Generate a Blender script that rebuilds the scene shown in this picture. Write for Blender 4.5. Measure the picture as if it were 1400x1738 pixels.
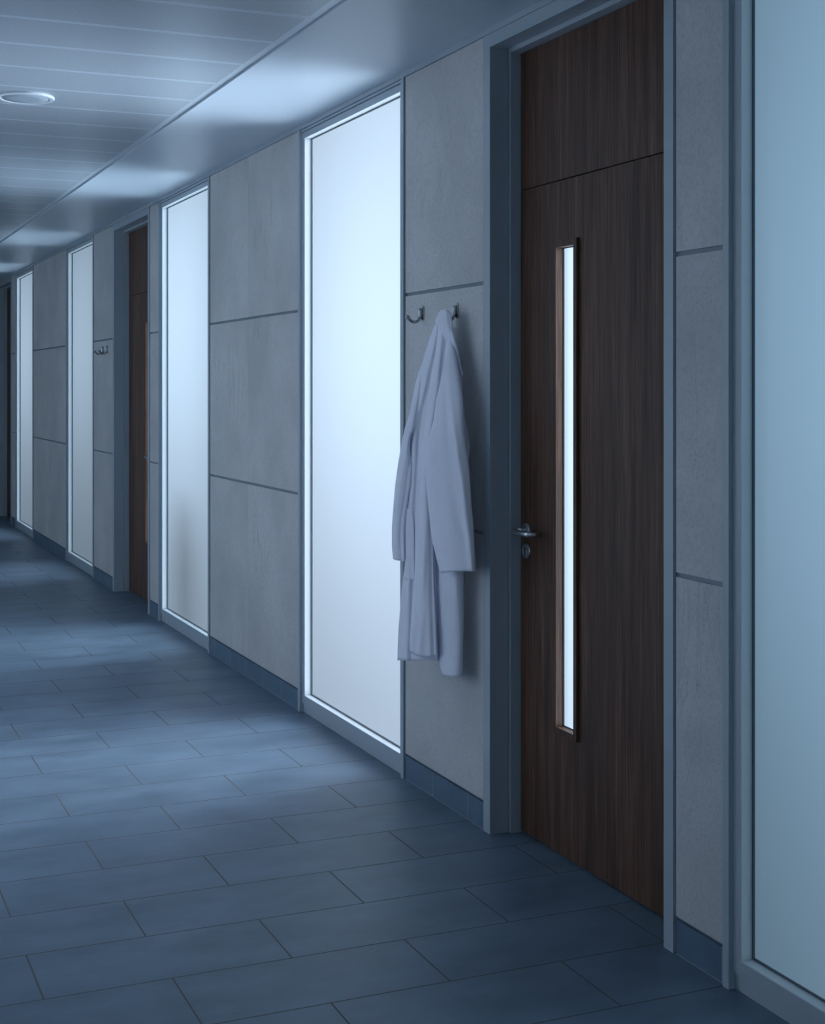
import bpy, bmesh, math, random
from mathutils import Vector, Matrix
random.seed(4)
for _o in list(bpy.data.objects): bpy.data.objects.remove(_o)
S = bpy.context.scene
COL = S.collection

# ------------------------------------------------------------------ camera
F_PX, VX, HY, EYE = 2425.0, -346.0, 655.5, 1.55        # focal length in px, corridor vanishing x, horizon y, eye height
YAW = math.atan((700.0 - VX) / F_PX)                   # heading right of the corridor axis (+Y)
cam_d = bpy.data.cameras.new('camera'); cam = bpy.data.objects.new('camera', cam_d); COL.objects.link(cam)
cam.location = (0, 0, EYE); cam.rotation_euler = (math.pi/2, 0, -YAW)
cam_d.sensor_fit = 'VERTICAL'; cam_d.sensor_height = 24.0; cam_d.lens = 24.0 * F_PX / 1738.0
cam_d.shift_y = -(869.0 - HY) / 1738.0
cam_d.clip_start = 0.02
S.camera = cam

# ------------------------------------------------------------------ world and exposure
w = bpy.data.worlds.new('world'); S.world = w; w.use_nodes = True
w.node_tree.nodes['Background'].inputs[0].default_value = (0.10, 0.16, 0.25, 1)
w.node_tree.nodes['Background'].inputs[1].default_value = 0.02
S.view_settings.view_transform = 'Standard'; S.view_settings.look = 'None'
S.view_settings.gamma = 1.0; S.view_settings.exposure = 0.52; S.view_settings.use_curve_mapping = False
S.cycles.use_denoising = True
S.cycles.max_bounces = 10; S.cycles.diffuse_bounces = 6; S.cycles.glossy_bounces = 4
S.cycles.sample_clamp_indirect = 6.0
S.cycles.use_adaptive_sampling = False
S.cycles.caustics_reflective = False; S.cycles.caustics_refractive = False

PANE_TINT = (0.64, 0.82, 1.0)     # cold daylight behind the frosted panes
PANE_GAIN = 1.0                    # overall strength of the backlit panes
LOBE_MIN, LOBE_MAX, LOBE_POW = 0.18, 17.0, 5.4   # frosted glass throws more light straight ahead than sideways
ROOM_GAIN = 1.0                    # lamps in the rooms behind

# ------------------------------------------------------------------ measures of the corridor
XW = 2.205       # face of the wall cladding
XB = 2.228       # face of the masonry behind it
XR = 2.42        # room side of the wall
ZC = 2.79        # soffit height
XL = -0.85       # opposite wall
Y0, Y1 = -2.5, 21.5
TOP = 2.768      # top of the cladding

# ------------------------------------------------------------------ node helpers
def new_mat(name):
    m = bpy.data.materials.new(name); m.use_nodes = True
    nt = m.node_tree; nt.nodes.clear()
    out = nt.nodes.new('ShaderNodeOutputMaterial')
    return m, nt, out
def N(nt, kind, **kw):
    n = nt.nodes.new(kind)
    for k, v in kw.items():
        if k.startswith('i_'):
            key = k[2:]; key = int(key) if key.isdigit() else key.replace('_', ' ')
            n.inputs[key].default_value = v
        else: setattr(n, k, v)
    return n
def ramp(nt, fac, stops):
    r = nt.nodes.new('ShaderNodeValToRGB'); e = r.color_ramp.elements
    e[0].position, e[0].color = stops[0][0], (*stops[0][1], 1)
    e[1].position, e[1].color = stops[-1][0], (*stops[-1][1], 1)
    for p, c in stops[1:-1]:
        q = e.new(p); q.color = (*c, 1)
    nt.links.new(fac, r.inputs[0]); return r.outputs[0]
def math_n(nt, op, a, b=None, c=None):
    n = nt.nodes.new('ShaderNodeMath'); n.operation = op
    for i, v in enumerate((a, b, c)):
        if v is None: continue
        if hasattr(v, 'links'): nt.links.new(v, n.inputs[i])
        else: n.inputs[i].default_value = v
    return n.outputs[0]
def coords(nt, scale=(1,1,1), loc=(0,0,0), rot=(0,0,0), rnd=False):
    tc = nt.nodes.new('ShaderNodeTexCoord'); mp = nt.nodes.new('ShaderNodeMapping')
    mp.inputs['Scale'].default_value = scale; mp.inputs['Location'].default_value = loc; mp.inputs['Rotation'].default_value = rot
    if rnd:
        oi = nt.nodes.new('ShaderNodeObjectInfo'); mu = N(nt, 'ShaderNodeVectorMath', operation='SCALE'); mu.inputs[0].default_value = (17, 31, 23)
        nt.links.new(oi.outputs['Random'], mu.inputs['Scale'])
        ad = N(nt, 'ShaderNodeVectorMath', operation='ADD')
        nt.links.new(tc.outputs['Object'], ad.inputs[0]); nt.links.new(mu.outputs[0], ad.inputs[1])
        nt.links.new(ad.outputs[0], mp.inputs[0])
    else: nt.links.new(tc.outputs['Object'], mp.inputs[0])
    return mp.outputs[0]
def noise(nt, vec, scale, detail=4, rough=0.55, dist=0.0):
    n = N(nt, 'ShaderNodeTexNoise', i_Scale=scale, i_Detail=detail, i_Roughness=rough, i_Distortion=dist)
    nt.links.new(vec, n.inputs['Vector']); return n.outputs['Fac']
def mixc(nt, fac, a, b, blend='MIX'):
    n = nt.nodes.new('ShaderNodeMix'); n.data_type = 'RGBA'; n.blend_type = blend
    for key, v in ((0, fac), (6, a), (7, b)):
        if hasattr(v, 'links'): nt.links.new(v, n.inputs[key])
        else: n.inputs[key].default_value = v if key == 0 else (*v, 1)
    return n.outputs[2]
def principled(nt, out, color=None, rough=0.5, metal=0.0, spec=0.5, bump=None, bump_d=0.01, bump_s=0.3):
    b = nt.nodes.new('ShaderNodeBsdfPrincipled')
    if hasattr(color, 'links'): nt.links.new(color, b.inputs['Base Color'])
    elif color: b.inputs['Base Color'].default_value = (*color, 1)
    if hasattr(rough, 'links'): nt.links.new(rough, b.inputs['Roughness'])
    else: b.inputs['Roughness'].default_value = rough
    b.inputs['Metallic'].default_value = metal; b.inputs['Specular IOR Level'].default_value = spec
    if bump is not None:
        bp = N(nt, 'ShaderNodeBump', i_Strength=bump_s, i_Distance=bump_d)
        nt.links.new(bump, bp.inputs['Height']); nt.links.new(bp.outputs[0], b.inputs['Normal'])
    nt.links.new(b.outputs[0], out.inputs[0]); return b

# ------------------------------------------------------------------ materials
def m_plain(name, color, rough=0.5, metal=0.0, spec=0.5, grain=0.0):
    m, nt, out = new_mat(name)
    if grain:
        f = noise(nt, coords(nt), 60, 3)
        c = mixc(nt, f, tuple(v*(1-grain) for v in color), tuple(min(1, v*(1+grain)) for v in color))
        principled(nt, out, c, rough, metal, spec)
    else: principled(nt, out, color, rough, metal, spec)
    return m

def ramp_f(nt, f):
    r = ramp(nt, f, [(0.45, (0, 0, 0)), (0.72, (1, 1, 1))])
    b = nt.nodes.new('ShaderNodeRGBToBW'); nt.links.new(r, b.inputs[0]); return b.outputs[0]

def m_stone():
    m, nt, out = new_mat('limestone')
    v = coords(nt, rnd=True)
    big = noise(nt, v, 1.6, 5, 0.6)
    base = ramp(nt, big, [(0.35, (0.485, 0.477, 0.472)), (0.65, (0.615, 0.603, 0.595))])
    fine = noise(nt, v, 90, 4, 0.7)
    base = mixc(nt, math_n(nt, 'MULTIPLY', ramp_f(nt, fine), 0.45), base, (0.33, 0.325, 0.32))
    # diagonal veins
    vv = coords(nt, scale=(1, 1.3, 0.30), rot=(0.55, 0, 0), rnd=True)
    vn = noise(nt, vv, 3.0, 6, 0.6, 0.7)
    vein = ramp(nt, math_n(nt, 'ABSOLUTE', math_n(nt, 'SUBTRACT', vn, 0.52)), [(0.0, (1,1,1)), (0.022, (0,0,0))])
    mask = ramp(nt, noise(nt, v, 1.1, 2), [(0.50, (0,0,0)), (0.62, (1,1,1))])
    vm = mixc(nt, 1.0, vein, mask, 'MULTIPLY')
    bw = nt.nodes.new('ShaderNodeRGBToBW'); nt.links.new(vm, bw.inputs[0])
    base = mixc(nt, math_n(nt, 'MULTIPLY', bw.outputs[0], 0.30), base, (0.26, 0.255, 0.25))
    # pits
    vo = N(nt, 'ShaderNodeTexVoronoi', i_Scale=85.0); nt.links.new(v, vo.inputs['Vector'])
    dots = ramp(nt, vo.outputs['Distance'], [(0.08, (1,1,1)), (0.20, (0,0,0))])
    pm = ramp(nt, noise(nt, v, 13, 4, 0.7), [(0.50, (0,0,0)), (0.62, (1,1,1))])
    pv = mixc(nt, 1.0, dots, pm, 'MULTIPLY')
    bw2 = nt.nodes.new('ShaderNodeRGBToBW'); nt.links.new(pv, bw2.inputs[0])
    base = mixc(nt, math_n(nt, 'MULTIPLY', bw2.outputs[0], 0.85), base, (0.17, 0.165, 0.16))
    h = math_n(nt, 'SUBTRACT', math_n(nt, 'MULTIPLY', fine, 0.15), bw2.outputs[0])
    principled(nt, out, base, 0.62, 0, 0.3, bump=h, bump_d=0.002, bump_s=0.5)
    return m

TL, TR, GX, GY = 0.6593, 0.3062, 0.575, 3.379     # floor tile length (x), row depth (y), a joint's x, its row's y
def m_floor():
    m, nt, out = new_mat('floor_tiles')
    tc = nt.nodes.new('ShaderNodeTexCoord'); mp = nt.nodes.new('ShaderNodeMapping')
    mp.inputs['Location'].default_value = (-GX + TL*10, -GY + TR*20, 0)
    nt.links.new(tc.outputs['Object'], mp.inputs[0]); v = mp.outputs[0]
    br = nt.nodes.new('ShaderNodeTexBrick'); br.offset = 0.5; br.offset_frequency = 2
    br.inputs['Scale'].default_value = 1.0; br.inputs['Brick Width'].default_value = TL; br.inputs['Row Height'].default_value = TR
    br.inputs['Mortar Size'].default_value = 0.0027; br.inputs['Mortar Smooth'].default_value = 0.15
    br.inputs['Color1'].default_value = (0,0,0,1); br.inputs['Color2'].default_value = (1,1,1,1); br.inputs['Mortar'].default_value = (0.5,0.5,0.5,1)
    nt.links.new(v, br.inputs['Vector'])
    obj = coords(nt)
    cl = noise(nt, coords(nt, scale=(1.0, 1.7, 1)), 3.0, 6, 0.62)
    fine = noise(nt, obj, 140, 3, 0.7)
    tile = ramp(nt, cl, [(0.30, (0.088, 0.132, 0.186)), (0.70, (0.172, 0.242, 0.325))])
    tile = mixc(nt, math_n(nt, 'MULTIPLY', br.outputs['Color'], 0.16), tile, (0.085, 0.125, 0.17))
    tile = mixc(nt, math_n(nt, 'MULTIPLY', fine, 0.22), tile, (0.10, 0.12, 0.14))
    col = mixc(nt, br.outputs['Fac'], tile, (0.10, 0.10, 0.10))
    rg = math_n(nt, 'MULTIPLY_ADD', cl, 0.16, 0.36)
    rg = math_n(nt, 'MULTIPLY_ADD', br.outputs['Fac'], 0.35, rg)
    h = math_n(nt, 'SUBTRACT', math_n(nt, 'MULTIPLY', fine, 0.06), br.outputs['Fac'])
    principled(nt, out, col, rg, 0, 0.45, bump=h, bump_d=0.004, bump_s=0.8)
    return m

def m_base_tile():
    m, nt, out = new_mat('baseboard_tile')
    tc = nt.nodes.new('ShaderNodeTexCoord'); sp = nt.nodes.new('ShaderNodeSeparateXYZ'); nt.links.new(tc.outputs['Object'], sp.inputs[0])
    fr = math_n(nt, 'FRACT', math_n(nt, 'DIVIDE', math_n(nt, 'SUBTRACT', sp.outputs[1], 4.614 - 3.06), 0.306))
    g = math_n(nt, 'LESS_THAN', fr, 0.014)
    top = math_n(nt, 'LESS_THAN', sp.outputs[2], 0.003)
    g = math_n(nt, 'MAXIMUM', g, top)
    f = noise(nt, coords(nt), 9, 4)
    tile = ramp(nt, f, [(0.3, (0.085, 0.14, 0.20)), (0.7, (0.115, 0.175, 0.24))])
    principled(nt, out, mixc(nt, g, tile, (0.26, 0.28, 0.30)), 0.5, 0, 0.4)
    return m

def m_wood():
    m, nt, out = new_mat('walnut_veneer')
    v1 = coords(nt, scale=(1, 1, 0.045), rnd=True)
    a = noise(nt, v1, 26, 5, 0.65, 0.6)
    v2 = coords(nt, scale=(1, 1, 0.02), rnd=True)
    b = noise(nt, v2, 150, 5, 0.8)
    v3 = coords(nt, scale=(1, 1, 0.16), rnd=True)
    c = noise(nt, v3, 5.5, 3, 0.5, 1.2)
    base = ramp(nt, a, [(0.30, (0.050, 0.024, 0.015)), (0.5, (0.130, 0.064, 0.040)), (0.70, (0.200, 0.108, 0.070))])
    base = mixc(nt, ramp(nt, b, [(0.42, (0,0,0)), (0.62, (0.85,0.85,0.85))]), base, (0.036, 0.018, 0.012))
    base = mixc(nt, ramp(nt, c, [(0.5, (0,0,0)), (0.75, (0.55,0.55,0.55))]), base, (0.050, 0.027, 0.018))
    principled(nt, out, base, 0.5, 0, 0.22, bump=b, bump_d=0.0006, bump_s=0.3)
    return m

def m_perf(y_ref, pitch):
    """white powder coated metal tray with fine diagonal perforation and plain margins"""
    m, nt, out = new_mat('perforated_metal')
    tc = nt.nodes.new('ShaderNodeTexCoord'); sp = nt.nodes.new('ShaderNodeSeparateXYZ'); nt.links.new(tc.outputs['Object'], sp.inputs[0])
    x, y = sp.outputs[0], sp.outputs[1]
    s = 0.0098
    def cell(off):
        u = math_n(nt, 'SUBTRACT', math_n(nt, 'FRACT', math_n(nt, 'ADD', math_n(nt, 'DIVIDE', x, s), off)), 0.5)
        t = math_n(nt, 'SUBTRACT', math_n(nt, 'FRACT', math_n(nt, 'ADD', math_n(nt, 'DIVIDE', y, s), off)), 0.5)
        d = math_n(nt, 'SQRT', math_n(nt, 'ADD', math_n(nt, 'MULTIPLY', u, u), math_n(nt, 'MULTIPLY', t, t)))
        return math_n(nt, 'LESS_THAN', d, 0.235)
    holes = math_n(nt, 'MAXIMUM', cell(0.0), cell(0.5))
    fr = math_n(nt, 'FRACT', math_n(nt, 'DIVIDE', math_n(nt, 'SUBTRACT', y, y_ref - 40*pitch), pitch))
    inner = math_n(nt, 'MULTIPLY', math_n(nt, 'GREATER_THAN', fr, 0.035), math_n(nt, 'LESS_THAN', fr, 0.965))
    edge = math_n(nt, 'LESS_THAN', x, 1.585)
    holes = math_n(nt, 'MULTIPLY', math_n(nt, 'MULTIPLY', holes, inner), edge)
    col = mixc(nt, holes, (0.54, 0.62, 0.69), (0.07, 0.095, 0.12))
    principled(nt, out, col, 0.36, 0.25, 0.5)
    return m

def m_pane(name, gain, lobe=1.0, back=0.75, tint=PANE_TINT):
    """backlit frosted glass: glows with the daylight of its room, brighter seen straight on, and lets the room's shadows through"""
    m, nt, out = new_mat(name)
    g = nt.nodes.new('ShaderNodeNewGeometry')
    d = N(nt, 'ShaderNodeVectorMath', operation='DOT_PRODUCT'); nt.links.new(g.outputs['Incoming'], d.inputs[0]); nt.links.new(g.outputs['Normal'], d.inputs[1])
    c = math_n(nt, 'ABSOLUTE', d.outputs['Value'])
    k = math_n(nt, 'MULTIPLY_ADD', math_n(nt, 'POWER', c, LOBE_POW), LOBE_MAX*lobe, LOBE_MIN)
    k = math_n(nt, 'MULTIPLY', k, math_n(nt, 'SUBTRACT', 1.0, g.outputs['Backfacing']))
    em = nt.nodes.new('ShaderNodeEmission'); em.inputs[0].default_value = (*tint, 1)
    nt.links.new(math_n(nt, 'MULTIPLY', k, gain*PANE_GAIN), em.inputs[1])
    tr = N(nt, 'ShaderNodeBsdfTranslucent'); tr.inputs[0].default_value = (back, back*1.02, back*1.03, 1)
    gl = N(nt, 'ShaderNodeBsdfGlossy', i_Roughness=0.35); gl.inputs[0].default_value = (0.9, 0.95, 1, 1)
    mx = N(nt, 'ShaderNodeMixShader', i_Fac=0.05); nt.links.new(tr.outputs[0], mx.inputs[1]); nt.links.new(gl.outputs[0], mx.inputs[2])
    ad = nt.nodes.new('ShaderNodeAddShader'); nt.links.new(mx.outputs[0], ad.inputs[0]); nt.links.new(em.outputs[0], ad.inputs[1])
    nt.links.new(ad.outputs[0], out.inputs[0])
    return m

def m_cloth():
    m, nt, out = new_mat('white_cotton')
    v = coords(nt)
    f = noise(nt, v, 700, 2, 0.6); g = noise(nt, v, 35, 4, 0.6)
    b = principled(nt, out, mixc(nt, g, (0.76, 0.77, 0.86), (0.82, 0.83, 0.92)), 0.85, 0, 0.2,
               bump=math_n(nt, 'ADD', math_n(nt, 'MULTIPLY', f, 0.25), g), bump_d=0.003, bump_s=0.30)
    return m

STONE = m_stone(); FLOOR = m_floor(); BASE = m_base_tile(); WOOD = m_wood()
METAL = m_plain('grey_blue_painted_metal', (0.37, 0.425, 0.47), 0.42, 0.0, 0.5, 0.03)
METAL_DARK = m_plain('grey_recess_metal', (0.19, 0.23, 0.26), 0.5, 0.2)
WHITE_METAL = m_plain('pale_painted_reveal', (0.62, 0.66, 0.68), 0.45)
GASKET = m_plain('grey_gasket', (0.07, 0.09, 0.105), 0.6)
BLACK = m_plain('dark_void', (0.01, 0.012, 0.015), 0.8)
MASONRY = m_plain('masonry', (0.22, 0.24, 0.25), 0.9)
SOFFIT = m_plain('satin_soffit', (0.50, 0.58, 0.65), 0.36, 0.0, 0.5)
PLASTER = m_plain('smooth_plaster', (0.53, 0.54, 0.56), 0.7, 0, 0.3)
STEEL = m_plain('brushed_steel', (0.55, 0.56, 0.57), 0.28, 1.0)
CHROME = m_plain('polished_chrome', (0.40, 0.40, 0.41), 0.12, 1.0)
CLOTH = m_cloth()

# ------------------------------------------------------------------ mesh helpers
def box(bm, x0, x1, y0, y1, z0, z1):
    vs = [bm.verts.new((x, y, z)) for x in (x0, x1) for y in (y0, y1) for z in (z0, z1)]
    for f in ((0,1,3,2), (4,6,7,5), (0,4,5,1), (2,3,7,6), (0,2,6,4), (1,5,7,3)):
        bm.faces.new([vs[i] for i in f])
def link(name, bm, mat, parent=None, smooth=False, bevel=0.0):
    bmesh.ops.recalc_face_normals(bm, faces=bm.faces[:])
    if bevel: bmesh.ops.bevel(bm, geom=bm.edges[:], offset=bevel, segments=2, affect='EDGES', profile=0.7)
    me = bpy.data.meshes.new(name); bm.to_mesh(me); bm.free()
    me.materials.append(mat)
    if smooth:
        for p in me.polygons: p.use_smooth = True
    o = bpy.data.objects.new(name, me); COL.objects.link(o)
    if parent is not None:
        o.parent = parent
        o.matrix_parent_inverse = Matrix.Translation(-parent.location)
    return o
def boxes(name, mat, lst, parent=None, bevel=0.0):
    bm = bmesh.new()
    for b in lst: box(bm, *b)
    return link(name, bm, mat, parent, bevel=bevel)
def empty(name, loc):
    o = bpy.data.objects.new(name, None); COL.objects.link(o); o.location = loc; o.empty_display_size = 0.1; return o
def tag(o, label=None, cat=None, group=None, kind=None):
    if label: o['label'] = label
    if cat: o['category'] = cat
    if group: o['group'] = group
    if kind: o['kind'] = kind
    return o
def tube(bm, pts, rad, seg=20, caps=True):
    pts = [Vector(p) for p in pts]; n = len(pts)
    rads = rad if isinstance(rad, (list, tuple)) else [rad]*n
    rings = []; up = None
    for i, p in enumerate(pts):
        t = (pts[min(i+1, n-1)] - pts[max(i-1, 0)]).normalized()
        if up is None: up = t.orthogonal().normalized()
        up = (up - t*up.dot(t)).normalized(); sd = t.cross(up)
        r = rads[i]; r = r if isinstance(r, tuple) else (r, r)
        rings.append([bm.verts.new(p + up*math.cos(a)*r[0] + sd*math.sin(a)*r[1]) for a in [2*math.pi*k/seg for k in range(seg)]])
    for i in range(n-1):
        for k in range(seg):
            bm.faces.new((rings[i][k], rings[i][(k+1) % seg], rings[i+1][(k+1) % seg], rings[i+1][k]))
    if caps: bm.faces.new(rings[0][::-1]); bm.faces.new(rings[-1])
def arc(c, a, b, t0, t1, n=8):
    c, a, b = Vector(c), Vector(a), Vector(b)
    return [c + a*math.cos(t0+(t1-t0)*i/n) + b*math.sin(t0+(t1-t0)*i/n) for i in range(n+1)]
def lathe(bm, prof, c, axis='z', seg=48):
    """prof: (radius, along-axis) pairs; axis 'z' or '-x'"""
    rings = []
    for r, h in prof:
        ring = []
        for k in range(seg):
            a = 2*math.pi*k/seg
            if axis == 'z': p = (c[0]+r*math.cos(a), c[1]+r*math.sin(a), c[2]+h)
            else: p = (c[0]-h, c[1]+r*math.cos(a), c[2]+r*math.sin(a))
            ring.append(bm.verts.new(p))
        rings.append(ring)
    for i in range(len(rings)-1):
        for k in range(seg):
            bm.faces.new((rings[i][k], rings[i][(k+1) % seg], rings[i+1][(k+1) % seg], rings[i+1][k]))
    bm.faces.new(rings[0]); bm.faces.new(rings[-1])

# ------------------------------------------------------------------ shell
tag(boxes('floor', FLOOR, [(XL, XR+2.8, Y0, Y1, -0.05, 0.0)]), kind='structure')
XP = 1.618       # edge of the perforated field
tag(boxes('wall_left', PLASTER, [(XL-0.15, XL, Y0, Y1, 0, 2.9)]), kind='structure')
tag(boxes('wall_far', PLASTER, [(XL, XR, Y1, Y1+0.15, 0, 2.9)]), kind='structure')
tag(boxes('wall_near', PLASTER, [(XL, XR, Y0-0.15, Y0, 0, 2.9)]), kind='structure')
tag(boxes('baseboard_left', BASE, [(XL, XL+0.012, Y0, Y1, 0, 0.097)]), kind='structure')
ceil = tag(boxes('ceiling', SOFFIT, [(XP+0.034, XR+0.1, Y0, Y1, ZC, ZC+0.1)]), kind='structure')
PITCH, YREF = 0.3815, 4.951
trays = []
PERF = m_perf(YREF, PITCH)
k = -20
while YREF + k*PITCH < Y1:
    a, b = YREF + k*PITCH + 0.0012, YREF + (k+1)*PITCH - 0.0012
    k += 1
    if b > Y0 and a < Y1: trays.append((XL, XP, max(a, Y0), min(b, Y1), ZC+0.004, ZC+0.03))
tray = boxes('perforated_tray', PERF, trays, ceil)
boxes('ceiling_slab', BLACK, [(XL, XP+0.034, Y0, Y1, ZC+0.03, ZC+0.1)], ceil)
# edge profile between the tray field and the plain soffit
bm = bmesh.new()
box(bm, XP+0.003, XP+0.026, Y0, Y1, ZC-0.004, ZC+0.03)
box(bm, XP+0.030, XP+0.034, Y0, Y1, ZC-0.001, ZC+0.03)
link('edge_profile', bm, SOFFIT, ceil)

# wall openings: (near y, far y, sort)
WINS = {6: (-1.10, 0.17), 1: (1.800, 3.073), 2: (5.188, 6.478), 3: (8.078, 9.344), 4: (11.600, 12.872), 5: (14.800, 16.075)}
DOORS = {1: (3.302, 4.482), 2: (9.612, 10.840), 3: (16.400, 17.640)}
ops = sorted([(a, b, 'w', n) for n, (a, b) in WINS.items()] + [(a, b, 'd', n) for n, (a, b) in DOORS.items()])
piers = []; y = Y0
for a, b, _, _ in ops: piers.append((y, a)); y = b
piers.append((y, Y1))
bm = bmesh.new()
for a, b in piers: box(bm, XB, XR, a, b, 0, 2.9)
for a, b, _, _ in ops: box(bm, XB+0.015, XR, a, b, 2.765, 2.9)
wall = tag(link('wall_right', bm, MASONRY), kind='structure')
J1, J2 = (1.0295, 1.0425), (1.9035, 1.9165)
JZ = [(0.104, J1[0]), (J1[1], J2[0]), (J2[1], TOP)]
seams = {5: [7.317], 9: [13.83]}
def stone_panel(a, b, z0, z1):
    p = boxes('stone_panel', STONE, [(XW, XB-0.004, a, b, z0, z1)], wall, bevel=0.0008)
    return p
base_bm = bmesh.new()
for i, (a, b) in enumerate(piers):
    left = a + (0.006 if i else 0); right = b - 0.006
    mids = []
    if (a, b) == (6.478, 8.078): mids = [7.317]
    elif (a, b) == (12.872, 14.800): mids = [13.83]
    elif i == 0: mids = [-1.8]
    elif i == 1: mids = [0.98]
    elif i == len(piers)-1: mids = [19.5]
    cuts = [left] + mids + [right]
    for z0, z1 in JZ:
        for c0, c1 in zip(cuts, cuts[1:]):
            g0 = 0.0006 if c0 in mids else 0; g1 = 0.0006 if c1 in mids else 0
            stone_panel(c0+g0, c1-g1, z0, z1)
    boxes('joint_channel', METAL_DARK, [(XW+0.008, XB, a+0.001, b-0.001, j[0]-0.004, j[1]+0.004) for j in (J1, J2)] + [(XW+0.010, XB, a+0.001, b-0.001, 0.09, 0.115)], wall)
    box(base_bm, XW+0.001, XB, left, right, 0.0, 0.0945)
tag(link('baseboard_right', base_bm, BASE), kind='structure')
tag(boxes('trim_1', METAL, [(XW-0.004, XB+0.02, Y0, Y1, TOP+0.002, ZC)]), kind='structure')

# ------------------------------------------------------------------ windows
XG = 2.250       # glass plane
def window(n, a, b, gain, label, lobe=1.0, tint=PANE_TINT):
    w = tag(empty('window_%d' % n, (XW, (a+b)/2, 0)), label, kind='structure')
    # slim fins at both sides, full height
    boxes('side_fin', METAL, [(XW-0.007, XB+0.02, a, a+0.026, 0, TOP)], w, bevel=0.0006)
    boxes('side_fin', METAL, [(XW-0.007, XB+0.02, b-0.026, b, 0, TOP)], w, bevel=0.0006)
    a0, b0 = a+0.026, b-0.026           # between fins
    zi0, zi1 = 0.082, 2.727             # clear reveal opening
    ai, bi = a0+0.034, b0-0.034
    xf = XW+0.006
    boxes('window_frame', METAL, [(xf, XB+0.02, a0, ai, 0.045, 2.754), (xf, XB+0.02, bi, b0, 0.045, 2.754),
                                  (xf, XB+0.02, ai, bi, 0.045, zi0), (xf, XB+0.02, ai, bi, zi1, 2.754)], w)
    boxes('head_profile', METAL, [(xf-0.004, XB+0.02, a0, b0, 2.757, TOP)], w)
    boxes('kick_plate', METAL, [(xf+0.008, XB+0.02, a0, b0, 0.0, 0.042)], w)
    # pale lining of the reveal
    t = 0.003; xr = xf+0.0005
    boxes('reveal_lining', WHITE_METAL, [(xr, XG, ai, ai+t, zi0, zi1), (xr, XG, bi-t, bi, zi0, zi1),
                                         (xr, XG, ai+t, bi-t, zi0, zi0+t), (xr, XG, ai+t, bi-t, zi1-t, zi1)], w)
    g = 0.004; xa, xb2 = XG-0.006, XG
    boxes('gasket', GASKET, [(xa, xb2, ai+t, ai+t+g, zi0+t, zi1-t), (xa, xb2, bi-t-g, bi-t, zi0+t, zi1-t),
                             (xa, xb2, ai+t+g, bi-t-g, zi0+t, zi0+t+g), (xa, xb2, ai+t+g, bi-t-g, zi1-t-g, zi1-t)], w)
    bm = bmesh.new()
    vs = [bm.verts.new(p) for p in ((XG+0.001, ai, zi0), (XG+0.001, ai, zi1), (XG+0.001, bi, zi1), (XG+0.001, bi, zi0))]
    bm.faces.new(vs); bm.normal_update()
    if bm.faces[0:1][0].normal.x > 0: bmesh.ops.reverse_faces(bm, faces=bm.faces[:])
    me = bpy.data.meshes.new('frosted_pane'); bm.to_mesh(me); bm.free(); me.materials.append(m_pane('frosted_glass_%d' % n, gain, lobe, tint=tint))
    p = bpy.data.objects.new('frosted_pane', me); COL.objects.link(p); p.parent = w; p.matrix_parent_inverse = Matrix.Translation(-w.location)
    return w
window(1, *WINS[1], 0.12, 'tall frosted glass window cut off by the right edge of the photo, dimmer blue pane', 1.0, (0.50, 0.76, 1.0))
window(6, *WINS[6], 0.8, 'added frosted window behind the camera, unseen, fills in light on the near corridor')  # glowing pane added out of view to brighten the jambs and near corridor
window(2, *WINS[2], 1.00, 'brightest tall frosted glass window, behind and left of the hanging white coat', 1.12, (0.70, 0.83, 1.0))
window(3, *WINS[3], 0.85, 'tall frosted glass window with a grey shadow low in its pane')
window(4, *WINS[4], 0.5, 'narrow looking frosted window beside the far pair of coat hooks')
window(5, *WINS[5], 0.6, 'farthest frosted glass window at the left edge of the photo')

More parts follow.
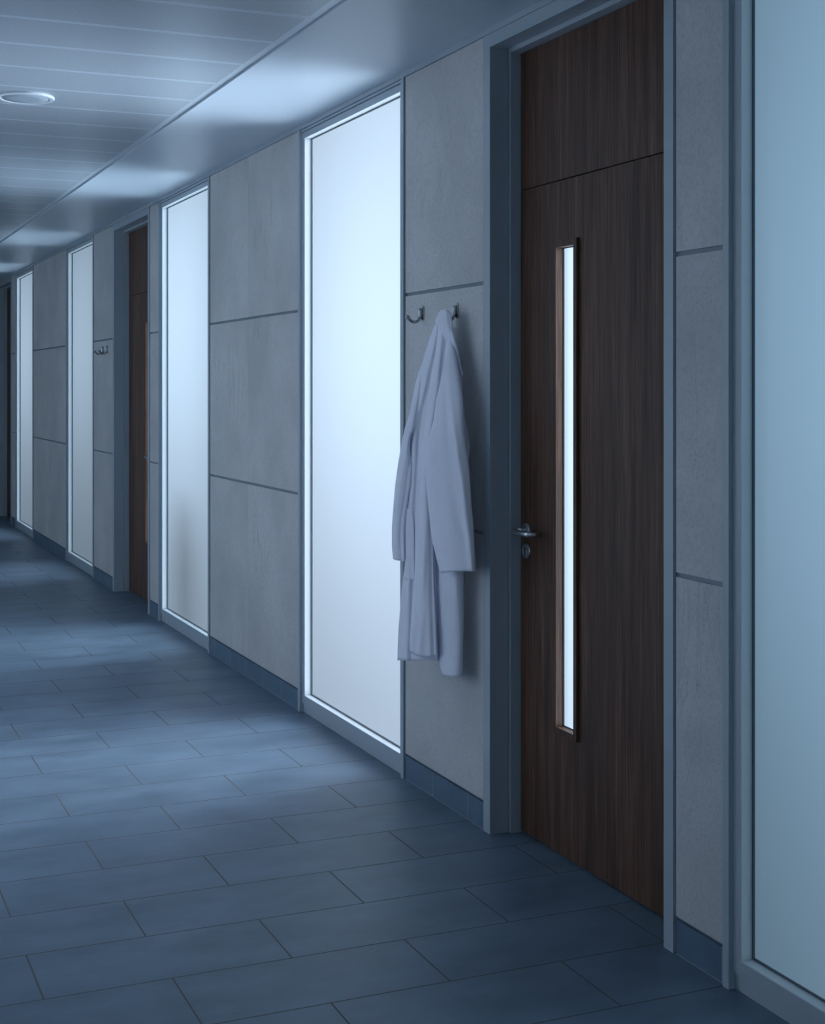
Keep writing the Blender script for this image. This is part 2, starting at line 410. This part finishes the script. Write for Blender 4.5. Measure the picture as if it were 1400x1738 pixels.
# ------------------------------------------------------------------ doors
XD = 2.312       # door face
def door(n, a, b, label, flip=False, gain=1.0):
    d = tag(empty('door_%d' % n, (XD, (a+b)/2, 0)), label, kind='structure')
    ai, bi = a+0.049, b-0.054           # inside the casing
    zt = 2.722
    xo = XW-0.004
    boxes('door_frame', METAL, [(xo, 2.272, a+0.003, ai, 0, TOP), (xo, 2.272, bi, b-0.003, 0, TOP), (xo, 2.272, ai, bi, zt, TOP)], d, bevel=0.0006)
    li = 0.015
    boxes('door_stop', METAL, [(2.274, XD+0.045, ai-0.02, ai+li, 0, zt+0.01), (2.274, XD+0.045, bi-li, bi+0.02, 0, zt+0.01), (2.274, XD+0.045, ai+li, bi-li, zt-li, zt+0.02)], d, bevel=0.0006)
    la, lb = ai+li+0.003, bi-li-0.003   # leaf edges
    zl0, zl1, zo1 = 0.008, 2.227, zt-li-0.003
    # vision slot of the leaf, measured from the latch side edge
    vb, va = (lb-0.247, lb-0.404) if not flip else (la+0.510, la+0.353)
    v0, v1 = 0.405, 2.028
    boxes('door_leaf', WOOD, [(XD, XD+0.042, la, va, zl0, zl1), (XD, XD+0.042, vb, lb, zl0, zl1), (XD, XD+0.042, va, vb, zl0, v0), (XD, XD+0.042, va, vb, v1, zl1)], d)
    boxes('overpanel', WOOD, [(XD, XD+0.042, la, lb, zl1+0.004, zo1)], d)
    boxes('backing', BLACK, [(XD+0.046, XD+0.05, la-0.02, va+0.02, 0, zt), (XD+0.046, XD+0.05, vb-0.02, lb+0.02, 0, zt), (XD+0.046, XD+0.05, va, vb, 0, v0+0.01), (XD+0.046, XD+0.05, va, vb, v1-0.01, zt)], d)
    t = 0.021
    boxes('vision_frame', WOOD, [(XD-0.011, XD+0.04, va, va+t, v0, v1), (XD-0.011, XD+0.04, vb-t, vb, v0, v1),
                                 (XD-0.011, XD+0.04, va+t, vb-t, v0, v0+t), (XD-0.011, XD+0.04, va+t, vb-t, v1-t, v1)], d, bevel=0.0008)
    xg = XD+0.022
    bm = bmesh.new()
    vs = [bm.verts.new(p) for p in ((xg, va+t, v0+t), (xg, vb-t, v0+t), (xg, vb-t, v1-t), (xg, va+t, v1-t))]
    bm.faces.new(vs[::-1]); bm.normal_update()
    if bm.faces[0:1][0].normal.x > 0: bmesh.ops.reverse_faces(bm, faces=bm.faces[:])
    me = bpy.data.meshes.new('vision_pane'); bm.to_mesh(me); bm.free(); me.materials.append(m_pane('vision_glass_%d' % n, gain, 1.0))
    p = bpy.data.objects.new('vision_pane', me); COL.objects.link(p); p.parent = d; p.matrix_parent_inverse = Matrix.Translation(-d.location)
    g = 0.0025
    boxes('glazing_seal', GASKET, [(xg-0.004, xg-0.0005, vb-t-g, vb-t, v0+t, v1-t), (xg-0.004, xg-0.0005, va+t, vb-t-g, v0+t, v0+t+g), (xg-0.004, xg-0.0005, va+t, vb-t-g, v1-t-g, v1-t)], d)
    # lever handle on its rose, returning towards the leaf
    yh, zh = (lb-0.050 if not flip else la+0.156), 1.053
    sg = -1.0 if flip else 1.0          # which way the lever points
    r = 0.0095
    X = XD-0.062
    path = [Vector((XD-0.004, yh, zh)), Vector((X+0.018, yh, zh))]
    path += arc((X+0.018, yh-sg*0.018, zh), (0, sg*0.018, 0), (-0.018, 0, 0), 0, math.pi/2)
    path += [Vector((X, yh-sg*0.06, zh))] + arc((X+0.018, yh-sg*0.108, zh), (-0.018, 0, 0), (0, -sg*0.018, 0), 0, math.pi/2)
    path += [Vector((XD-0.022, yh-sg*0.126, zh))]
    bm = bmesh.new(); tube(bm, path, r, 24)
    lv = link('lever_handle', bm, STEEL, d, smooth=True)
    bm = bmesh.new(); lathe(bm, [(0.0265, 0), (0.0265, 0.006), (0.025, 0.0085), (0.013, 0.009), (0.0125, 0.013)], (XD, yh, zh), '-x')
    link('handle_rose', bm, STEEL, lv)
    zk = 0.983
    bm = bmesh.new(); lathe(bm, [(0.0265, 0), (0.0265, 0.006), (0.025, 0.0085), (0.023, 0.0085), (0.0225, 0.0070)], (XD, yh, zk), '-x')
    es = link('keyhole_escutcheon', bm, STEEL, d)
    bm = bmesh.new(); lathe(bm, [(0.0085, 0), (0.0085, 0.0095), (0.0075, 0.0105)], (XD, yh, zk+0.007), '-x', 24)
    box(bm, XD-0.0100, XD, yh-0.0048, yh+0.0048, zk-0.017, zk+0.006)
    cy = link('lock_cylinder', bm, CHROME, es)
    boxes('key_slot', BLACK, [(XD-0.0112, XD-0.008, yh-0.0012, yh+0.0012, zk-0.010, zk+0.011)], es)
    return d
door(1, *DOORS[1], 'nearest dark walnut door with lever handle and narrow bright glass slot, right of the coat', gain=1.15)
door(2, *DOORS[2], 'second dark walnut door, half hidden in its recess beside the far hooks', flip=True, gain=0.9)
door(3, *DOORS[3], 'farthest dark walnut door, a thin sliver at the left edge', flip=True, gain=0.9)

# ------------------------------------------------------------------ rooms behind the glass
bounds = [Y0, 0.9, 3.2, 7.3, 10.9, 13.8, 18.2, Y1]
tag(boxes('wall_rooms', PLASTER, [(5.1, 5.2, Y0, Y1, 0, 2.9)] + [(XR, 5.1, q-0.05, q+0.05, 0, 2.9) for q in bounds]), kind='structure')
tag(boxes('ceiling_rooms', PLASTER, [(XR, 5.2, Y0, Y1, 2.8, 2.9)]), kind='structure')
def room_light(yc, power, size_y=1.9, x=4.9, zc=1.55, sz=2.2, color=(0.60, 0.79, 1.0)):
    l = bpy.data.lights.new('room_daylight', 'AREA'); l.shape = 'RECTANGLE'; l.size = size_y; l.size_y = sz
    l.energy = power*ROOM_GAIN; l.color = color
    o = bpy.data.objects.new('room_daylight', l); COL.objects.link(o)
    o.location = (x, yc, zc); o.rotation_euler = (0, math.pi/2, 0); o['kind'] = 'helper'
    # an area light looks down -Z; turned so that it faces -X
    return o
room_light(2.3, 6.5, 1.2, 4.2, 1.9, 1.2, (0.36, 0.70, 1.0)); room_light(5.7, 20, 1.0, 3.9, 1.75, 1.2); room_light(-0.4, 10, 1.0, 3.9, 1.75, 1.2); room_light(9.0, 20, 1.0, 3.9, 1.9, 1.2); room_light(12.4, 11, 1.0, 3.9, 1.9, 1.2); room_light(15.7, 12, 1.0, 3.9, 1.9, 1.2)  # one of these backs the added window behind the camera

# desk chair added unseen behind the third window's pane, to cast the blurred shadow
ch = tag(empty('shadow_chair', (3.15, 8.90, 0)), 'desk chair added behind the third frosted pane to cast its grey shadow', 'chair')
CHM = m_plain('charcoal_fabric', (0.05, 0.055, 0.06), 0.9)
boxes('seat', CHM, [(2.92, 3.38, 8.65, 9.17, 0.44, 0.52)], ch, bevel=0.02)
boxes('backrest', CHM, [(2.84, 2.90, 8.69, 9.11, 0.58, 1.10)], ch, bevel=0.02)
boxes('back_support', STEEL, [(2.87, 2.93, 8.87, 8.93, 0.46, 0.70)], ch)
bm = bmesh.new(); tube(bm, [(3.15, 8.90, 0.07), (3.15, 8.90, 0.44)], 0.025)
for q in range(5):
    t = q*2*math.pi/5; tube(bm, [(3.15, 8.90, 0.09), (3.15+0.27*math.cos(t), 8.90+0.27*math.sin(t), 0.06)], 0.018); tube(bm, [(3.15+0.27*math.cos(t), 8.90+0.27*math.sin(t)-0.02, 0.027), (3.15+0.27*math.cos(t), 8.90+0.27*math.sin(t)+0.02, 0.027)], 0.027)
link('base', bm, STEEL, ch, smooth=False)

# ------------------------------------------------------------------ recessed downlight
dl = tag(empty('ceiling_light', (0.905, 6.30, ZC)), 'round recessed downlight, switched off, in the perforated ceiling', 'ceiling light')
bm = bmesh.new()
lathe(bm, [(0.122, 0.004), (0.122, -0.003), (0.118, -0.006), (0.104, -0.006), (0.098, -0.001), (0.098, 0.003)], (0.905, 6.30, ZC))
link('trim_ring', bm, m_plain('white_enamel', (0.55, 0.60, 0.65), 0.35), dl, smooth=False)
bm = bmesh.new(); lathe(bm, [(0.0975, -0.0035), (0.096, -0.0052), (0.05, -0.0062), (0.001, -0.0065)], (0.905, 6.30, ZC))
link('diffuser', bm, m_plain('satin_diffuser', (0.30, 0.36, 0.41), 0.4), dl, smooth=True)

# ------------------------------------------------------------------ coat hooks
def hook(y, z, label, group=None):
    h = tag(empty('coat_hook', (XW, y, z)), label, 'coat hook', group)
    bm = bmesh.new()
    # rounded back plate
    hw, hh = 0.0185, 0.0285; prof = []
    for (cx, cz, t0) in ((hw-0.012, hh-0.012, 0), (-hw+0.012, hh-0.012, math.pi/2), (-hw+0.009, -hh+0.009, math.pi), (hw-0.009, -hh+0.009, 1.5*math.pi)):
        rr = 0.012 if cz > 0 else 0.009
        for q in range(7):
            t = t0 + math.pi/2*q/6; prof.append((cx + rr*math.cos(t), cz + rr*math.sin(t)))
    a = [bm.verts.new((XW, y+p, z+q)) for p, q in prof]; b = [bm.verts.new((XW-0.005, y+p*0.96, z+q*0.97)) for p, q in prof]
    nn = len(prof)
    for k in range(nn): bm.faces.new((a[k], a[(k+1) % nn], b[(k+1) % nn], b[k]))
    bm.faces.new(a); bm.faces.new(b[::-1])
    link('back_plate', bm, CHROME, h)
    # arm: down from the plate, out, and up at a rounded tip
    P = [(0.005, 0.014), (0.009, 0.010), (0.0095, -0.002), (0.0105, -0.014), (0.016, -0.026), (0.027, -0.034), (0.040, -0.034), (0.052, -0.027), (0.061, -0.018), (0.070, -0.014)]
    pts = [Vector((XW-d, y, z+q)) for d, q in P]
    fine = []
    for i in range(len(pts)-1):
        p0, p1, p2, p3 = pts[max(i-1, 0)], pts[i], pts[i+1], pts[min(i+2, len(pts)-1)]
        for s in range(5):
            t = s/5; fine.append(0.5*((2*p1) + (p2-p0)*t + (2*p0-5*p1+4*p2-p3)*t*t + (3*p1-p0-3*p2+p3)*t**3))
    fine.append(pts[-1])
    n = len(fine)
    rad = []
    for i in range(n):
        u = i/(n-1); k = 0.0095 - 0.0032*min(1, u*2.2)
        if u > 0.85: k += 0.0032*math.sin((u-0.85)/0.15*math.pi*0.75)
        rad.append(k)
    bm = bmesh.new(); tube(bm, fine, rad, 16); link('hook_arm', bm, CHROME, h, smooth=True)
    return h
hook(5.015, 1.830, 'free chrome coat hook beside the brightest window, left of the hanging coat')
hook(4.705, 1.824, 'chrome coat hook that the white lab coat hangs from')
hook(11.215, 1.835, 'far chrome coat hook, nearer the window of the distant pair')
hook(11.050, 1.835, 'far chrome coat hook, nearer the recessed door of the distant pair')

# ------------------------------------------------------------------ white coat
FWD = Vector((math.sin(YAW), math.cos(YAW), 0)); RGT = Vector((math.cos(YAW), -math.sin(YAW), 0))
def ray(px, py): return FWD + RGT*((px-700)/F_PX) + Vector((0, 0, 1))*(-(py-HY)/F_PX)
def on_wall(px, py, d, toward=0.0):
    """point at distance d off the wall cladding, then moved `toward` metres to the camera side"""
    r = ray(px, py); t = (XW-d)/r.x
    return Vector((0, 0, EYE)) + r*(t-toward)
def interp(tab, v):
    if v <= tab[0][0]: return tab[0][1]
    for i in range(len(tab)-1):
        (a, p1), (b, p2) = tab[i], tab[i+1]
        if v <= b:
            t = (v-a)/(b-a)
            p0 = tab[i-1][1] if i else p1 - (p2-p1); p3 = tab[i+2][1] if i+2 < len(tab) else p2 + (p2-p1)
            m1 = (p2-p0)*0.5; m2 = (p3-p1)*0.5
            if (p2-p1) == 0: m1 = m2 = 0
            h = t*t*(3-2*t)
            return (2*t**3-3*t*t+1)*p1 + (t**3-2*t*t+t)*m1*0.8 + (-2*t**3+3*t*t)*p2 + (t**3-t*t)*m2*0.8
    return tab[-1][1]
def off_wall(px, py):
    """how far off the wall the coat hangs at this column"""
    k = min(1, max(0, (808-px)/143.0)); top = min(1, max(0, (py-530)/200.0))
    return (0.040 + 0.125*k)*top + (1-top)*(0.052 + 0.0006*(757-px))
def cloth_piece(bm, Lt, Rt, thick, lift, folds, y0, y1, step=5, nu=44, hem=None, bot=None, power=0.5, edge=0.004):
    """closed, flattened sleeve of cloth; its outline runs along Lt/Rt, its folds are real relief"""
    rows = []; n = int((y1-y0)/step)
    for j in range(n+1):
        py = y0 + (y1-y0)*j/n
        L, R = interp(Lt, py), interp(Rt, py)
        fr, bk = [], []
        th = interp(thick, py) if isinstance(thick, list) else thick
        lf = interp(lift, py) if isinstance(lift, list) else lift
        for i in range(nu+1):
            u = i/nu; s = 2*u-1
            uu = 0.5 - 0.5*math.cos(math.pi*u); uu = 0.55*uu + 0.45*u
            px = L + (R-L)*uu
            q = py
            if bot: q = y0 + (py-y0)*( (interp(bot, px)-y0)/(y1-y0) )
            s2 = 2*uu-1
            dome = max(0.0, 1-abs(s2)**2.4)**power
            f = folds(px, q, uu)*min(1, dome*1.6)
            if hem and (hem[1] if len(hem) > 1 else 0) is not None:
                bottom = interp(bot, px) if bot else y1
                hd = bottom - q
                f += 0.0012*math.sin(px*1.9)*math.exp(-(hd/7.0)**2)
                f -= 0.0016*math.exp(-((hd-hem[0])/1.6)**2)
            d = off_wall(px, q)
            fr.append(on_wall(px, q, d, lf + th*dome + f))
            if 0 < i < nu: bk.append(on_wall(px, q, d, lf - 0.6*th*dome + 0.3*f))
        rows.append([bm.verts.new(Vector((min(p.x, XW-0.003), p.y, p.z))) for p in fr + bk[::-1]])
    m = len(rows[0])
    for j in range(len(rows)-1):
        for k in range(m):
            bm.faces.new((rows[j][k], rows[j][(k+1) % m], rows[j+1][(k+1) % m], rows[j+1][k]))
    bm.faces.new(rows[0]); bm.faces.new(rows[-1][::-1])
def crease(px, py, line, width, depth):
    """soft valley or ridge along a polyline of (py, px)"""
    c = interp(line, py); return 1.0*depth*math.exp(-((px-c)/width)**2)
def stepfold(px, py, line, width, height, fall=14.0):
    """overlap: a sharp rise at the line that eases away to the right"""
    c = interp(line, py); t = (px-c)
    if t < -width: return 0.0
    if t < 0: return height*(1+t/width)
    return height*math.exp(-t/fall)

coat = tag(empty('lab_coat', on_wall(742, 1148, 0.08)), 'long white lab coat hanging from the hook between bright window and walnut door', 'coat')
def wob(px, py, s=1.0):
    return s*(0.0018*math.sin(px*0.11+py*0.013) + 0.0014*math.sin(px*0.23-py*0.021+1.3) + 0.001*math.sin(py*0.05+px*0.06))
# back and right hand side of the coat
bm = bmesh.new()
def f_back(px, py, u):
    f = wob(px, py)
    f += crease(px, py, [(980, 741), (1040, 745), (1148, 760)], 7, -0.006)
    f += crease(px, py, [(560, 768), (700, 787), (980, 772), (1148, 772)], 9, 0.006)
    return f
cloth_piece(bm, [(556, 752), (600, 752), (700, 745), (850, 735), (960, 733), (1020, 735), (1060, 738), (1100, 741), (1135, 745), (1148, 750)],
            [(556, 768), (600, 776), (640, 784), (670, 786), (705, 789), (740, 795), (757, 798), (775, 796), (800, 792), (850, 788), (975, 787), (1050, 787), (1148, 785)],
            0.045, -0.035, f_back, 556, 1148, hem=(11,), bot=[(733, 1128), (745, 1140), (752, 1146), (770, 1149), (785, 1147)])
# left flap of the body
def f_left(px, py, u):
    f = wob(px, py)
    f += crease(px, py, [(560, 742), (640, 722), (720, 706), (800, 701), (900, 695), (1120, 690)], 6, 0.010)
    f += crease(px, py, [(560, 746), (640, 731), (720, 713), (800, 708), (900, 702), (1120, 697)], 4, -0.010)
    return f
cloth_piece(bm, [(541, 746), (548, 740), (556, 735), (580, 727), (610, 718), (640, 708), (660, 703), (690, 698), (720, 693), (760, 692), (830, 688), (870, 686), (920, 687), (955, 687), (990, 683), (1020, 680), (1070, 676), (1121, 674)],
            [(541, 756), (556, 757), (640, 752), (720, 745), (900, 738), (1000, 742), (1121, 744)],
            [(541, 0.006), (575, 0.022), (640, 0.034), (1121, 0.034)], [(541, 0.0), (600, -0.012), (1121, -0.012)], f_left, 541, 1121, hem=(8,))
# middle front panel
def f_mid(px, py, u):
    f = wob(px, py, 0.8)
    f += crease(px, py, [(560, 751), (650, 741), (730, 730), (800, 722), (900, 722), (1000, 718), (1110, 712)], 6, 0.009)
    f += crease(px, py, [(560, 756), (650, 748), (730, 737), (800, 729), (900, 731), (1000, 733), (1110, 736)], 4, -0.008)
    f += crease(px, py, [(980, 724), (1040, 714), (1110, 703)], 4, -0.003)
    return f
cloth_piece(bm, [(541, 748), (552, 744), (580, 741), (610, 737), (640, 732), (680, 726), (740, 719), (780, 716), (820, 713), (860, 711), (900, 708), (980, 703), (1040, 699), (1080, 696), (1106, 695)],
            [(541, 757), (552, 758), (600, 758), (660, 752), (700, 745), (740, 738), (780, 733), (850, 733), (900, 735), (980, 736), (1040, 739), (1112, 742)],
            [(541, 0.006), (580, 0.018), (640, 0.026), (1112, 0.026)], [(541, 0.002), (600, 0.022), (1112, 0.026)], f_mid, 541, 1112, hem=(9,), bot=[(695, 1106), (703, 1111), (712, 1114), (742, 1113)])
cb = link('coat_body', bm, CLOTH, coat, smooth=True)
# sleeve nearest the door, laid in front
bm = bmesh.new()
def f_sr(px, py, u):
    f = wob(px, py)
    f += crease(px, py, [(555, 759), (650, 761), (700, 766), (760, 774), (830, 786), (960, 800)], 6, 0.010)
    f += crease(px, py, [(555, 757), (600, 754), (680, 745), (740, 742)], 4, -0.007)*max(0, 1-(py-555)/230)
    f += crease(px, py, [(700, 742), (780, 743), (850, 752), (900, 758), (970, 764)], 1.6, -0.0022)
    f += crease(px, py, [(760, 760), (860, 770), (900, 784), (930, 796)], 8, -0.005)
    f += crease(px, py, [(820, 727), (870, 745), (905, 775)], 5, 0.0)
    return f
cloth_piece(bm, [(548, 752), (570, 757), (610, 751), (640, 746), (680, 739), (712, 736), (730, 730), (750, 725), (775, 722), (800, 722), (840, 725), (880, 729), (915, 733), (935, 738), (955, 743), (972, 749)],
            [(548, 764), (570, 768), (600, 774), (640, 780), (680, 786), (720, 788), (760, 792), (800, 797), (850, 800), (900, 804), (940, 806), (972, 808)],
            [(548, 0.012), (640, 0.030), (760, 0.042), (972, 0.040)], [(548, 0.008), (600, 0.022), (700, 0.050), (972, 0.060)], f_sr, 548, 971,
            hem=(13,), bot=[(740, 973), (750, 973), (762, 970), (780, 969), (808, 970)], power=0.6)
link('sleeve', bm, CLOTH, coat, smooth=True)
# sleeve nearest the window
bm = bmesh.new()
def f_sl(px, py, u):
    f = wob(px, py)
    f += crease(px, py, [(620, 716), (700, 703), (760, 690), (860, 674), (950, 672)], 4, 0.006)
    f += crease(px, py, [(620, 722), (700, 708), (760, 700), (820, 690), (900, 680), (950, 682)], 3, -0.006)
    return f
cloth_piece(bm, [(600, 722), (640, 709), (670, 701), (700, 695), (730, 686), (760, 680), (790, 675), (830, 670), (870, 667), (900, 665), (930, 665), (952, 667)],
            [(600, 730), (640, 724), (670, 718), (700, 712), (725, 706), (740, 698), (760, 696), (775, 697), (800, 699), (820, 698), (840, 694), (870, 690), (900, 688), (952, 688)],
            [(600, 0.002), (660, 0.014), (720, 0.024), (952, 0.030)], [(600, -0.022), (640, 0.002), (700, 0.020), (952, 0.012)], f_sl, 600, 951, hem=(9,), bot=[(665, 947), (672, 951), (690, 953)], nu=30, power=0.6)
link('sleeve', bm, CLOTH, coat, smooth=True)
# collar pulled over the hook, its edge falling to the right
bm = bmesh.new()
cloth_piece(bm, [(526, 748), (533, 743), (540, 740), (546, 738), (551, 741), (556, 745), (575, 754), (600, 764), (625, 775), (638, 781)],
            [(526, 760), (533, 765), (545, 767), (556, 767), (570, 771), (590, 776), (610, 780), (625, 783), (634, 786), (638, 785)],
            [(531, 0.010), (550, 0.018), (580, 0.010), (638, 0.006)], [(526, 0.020), (552, 0.030), (600, 0.012), (638, 0.0)],
            lambda px, py, u: 0.002*math.sin(px*0.5)+crease(px, py, [(531, 756), (600, 770), (638, 780)], 3, 0.003), 526, 638, step=3, nu=24)
link('collar', bm, CLOTH, coat, smooth=True)
# patch pocket low on the left flap
bm = bmesh.new()
cloth_piece(bm, [(864, 687), (900, 687), (955, 688), (985, 686)], [(864, 700), (900, 703), (985, 704)], 0.006, 0.019, lambda px, py, u: 0.0, 863, 985, nu=12, hem=None, power=0.4)
link('pocket', bm, CLOTH, coat, smooth=True)
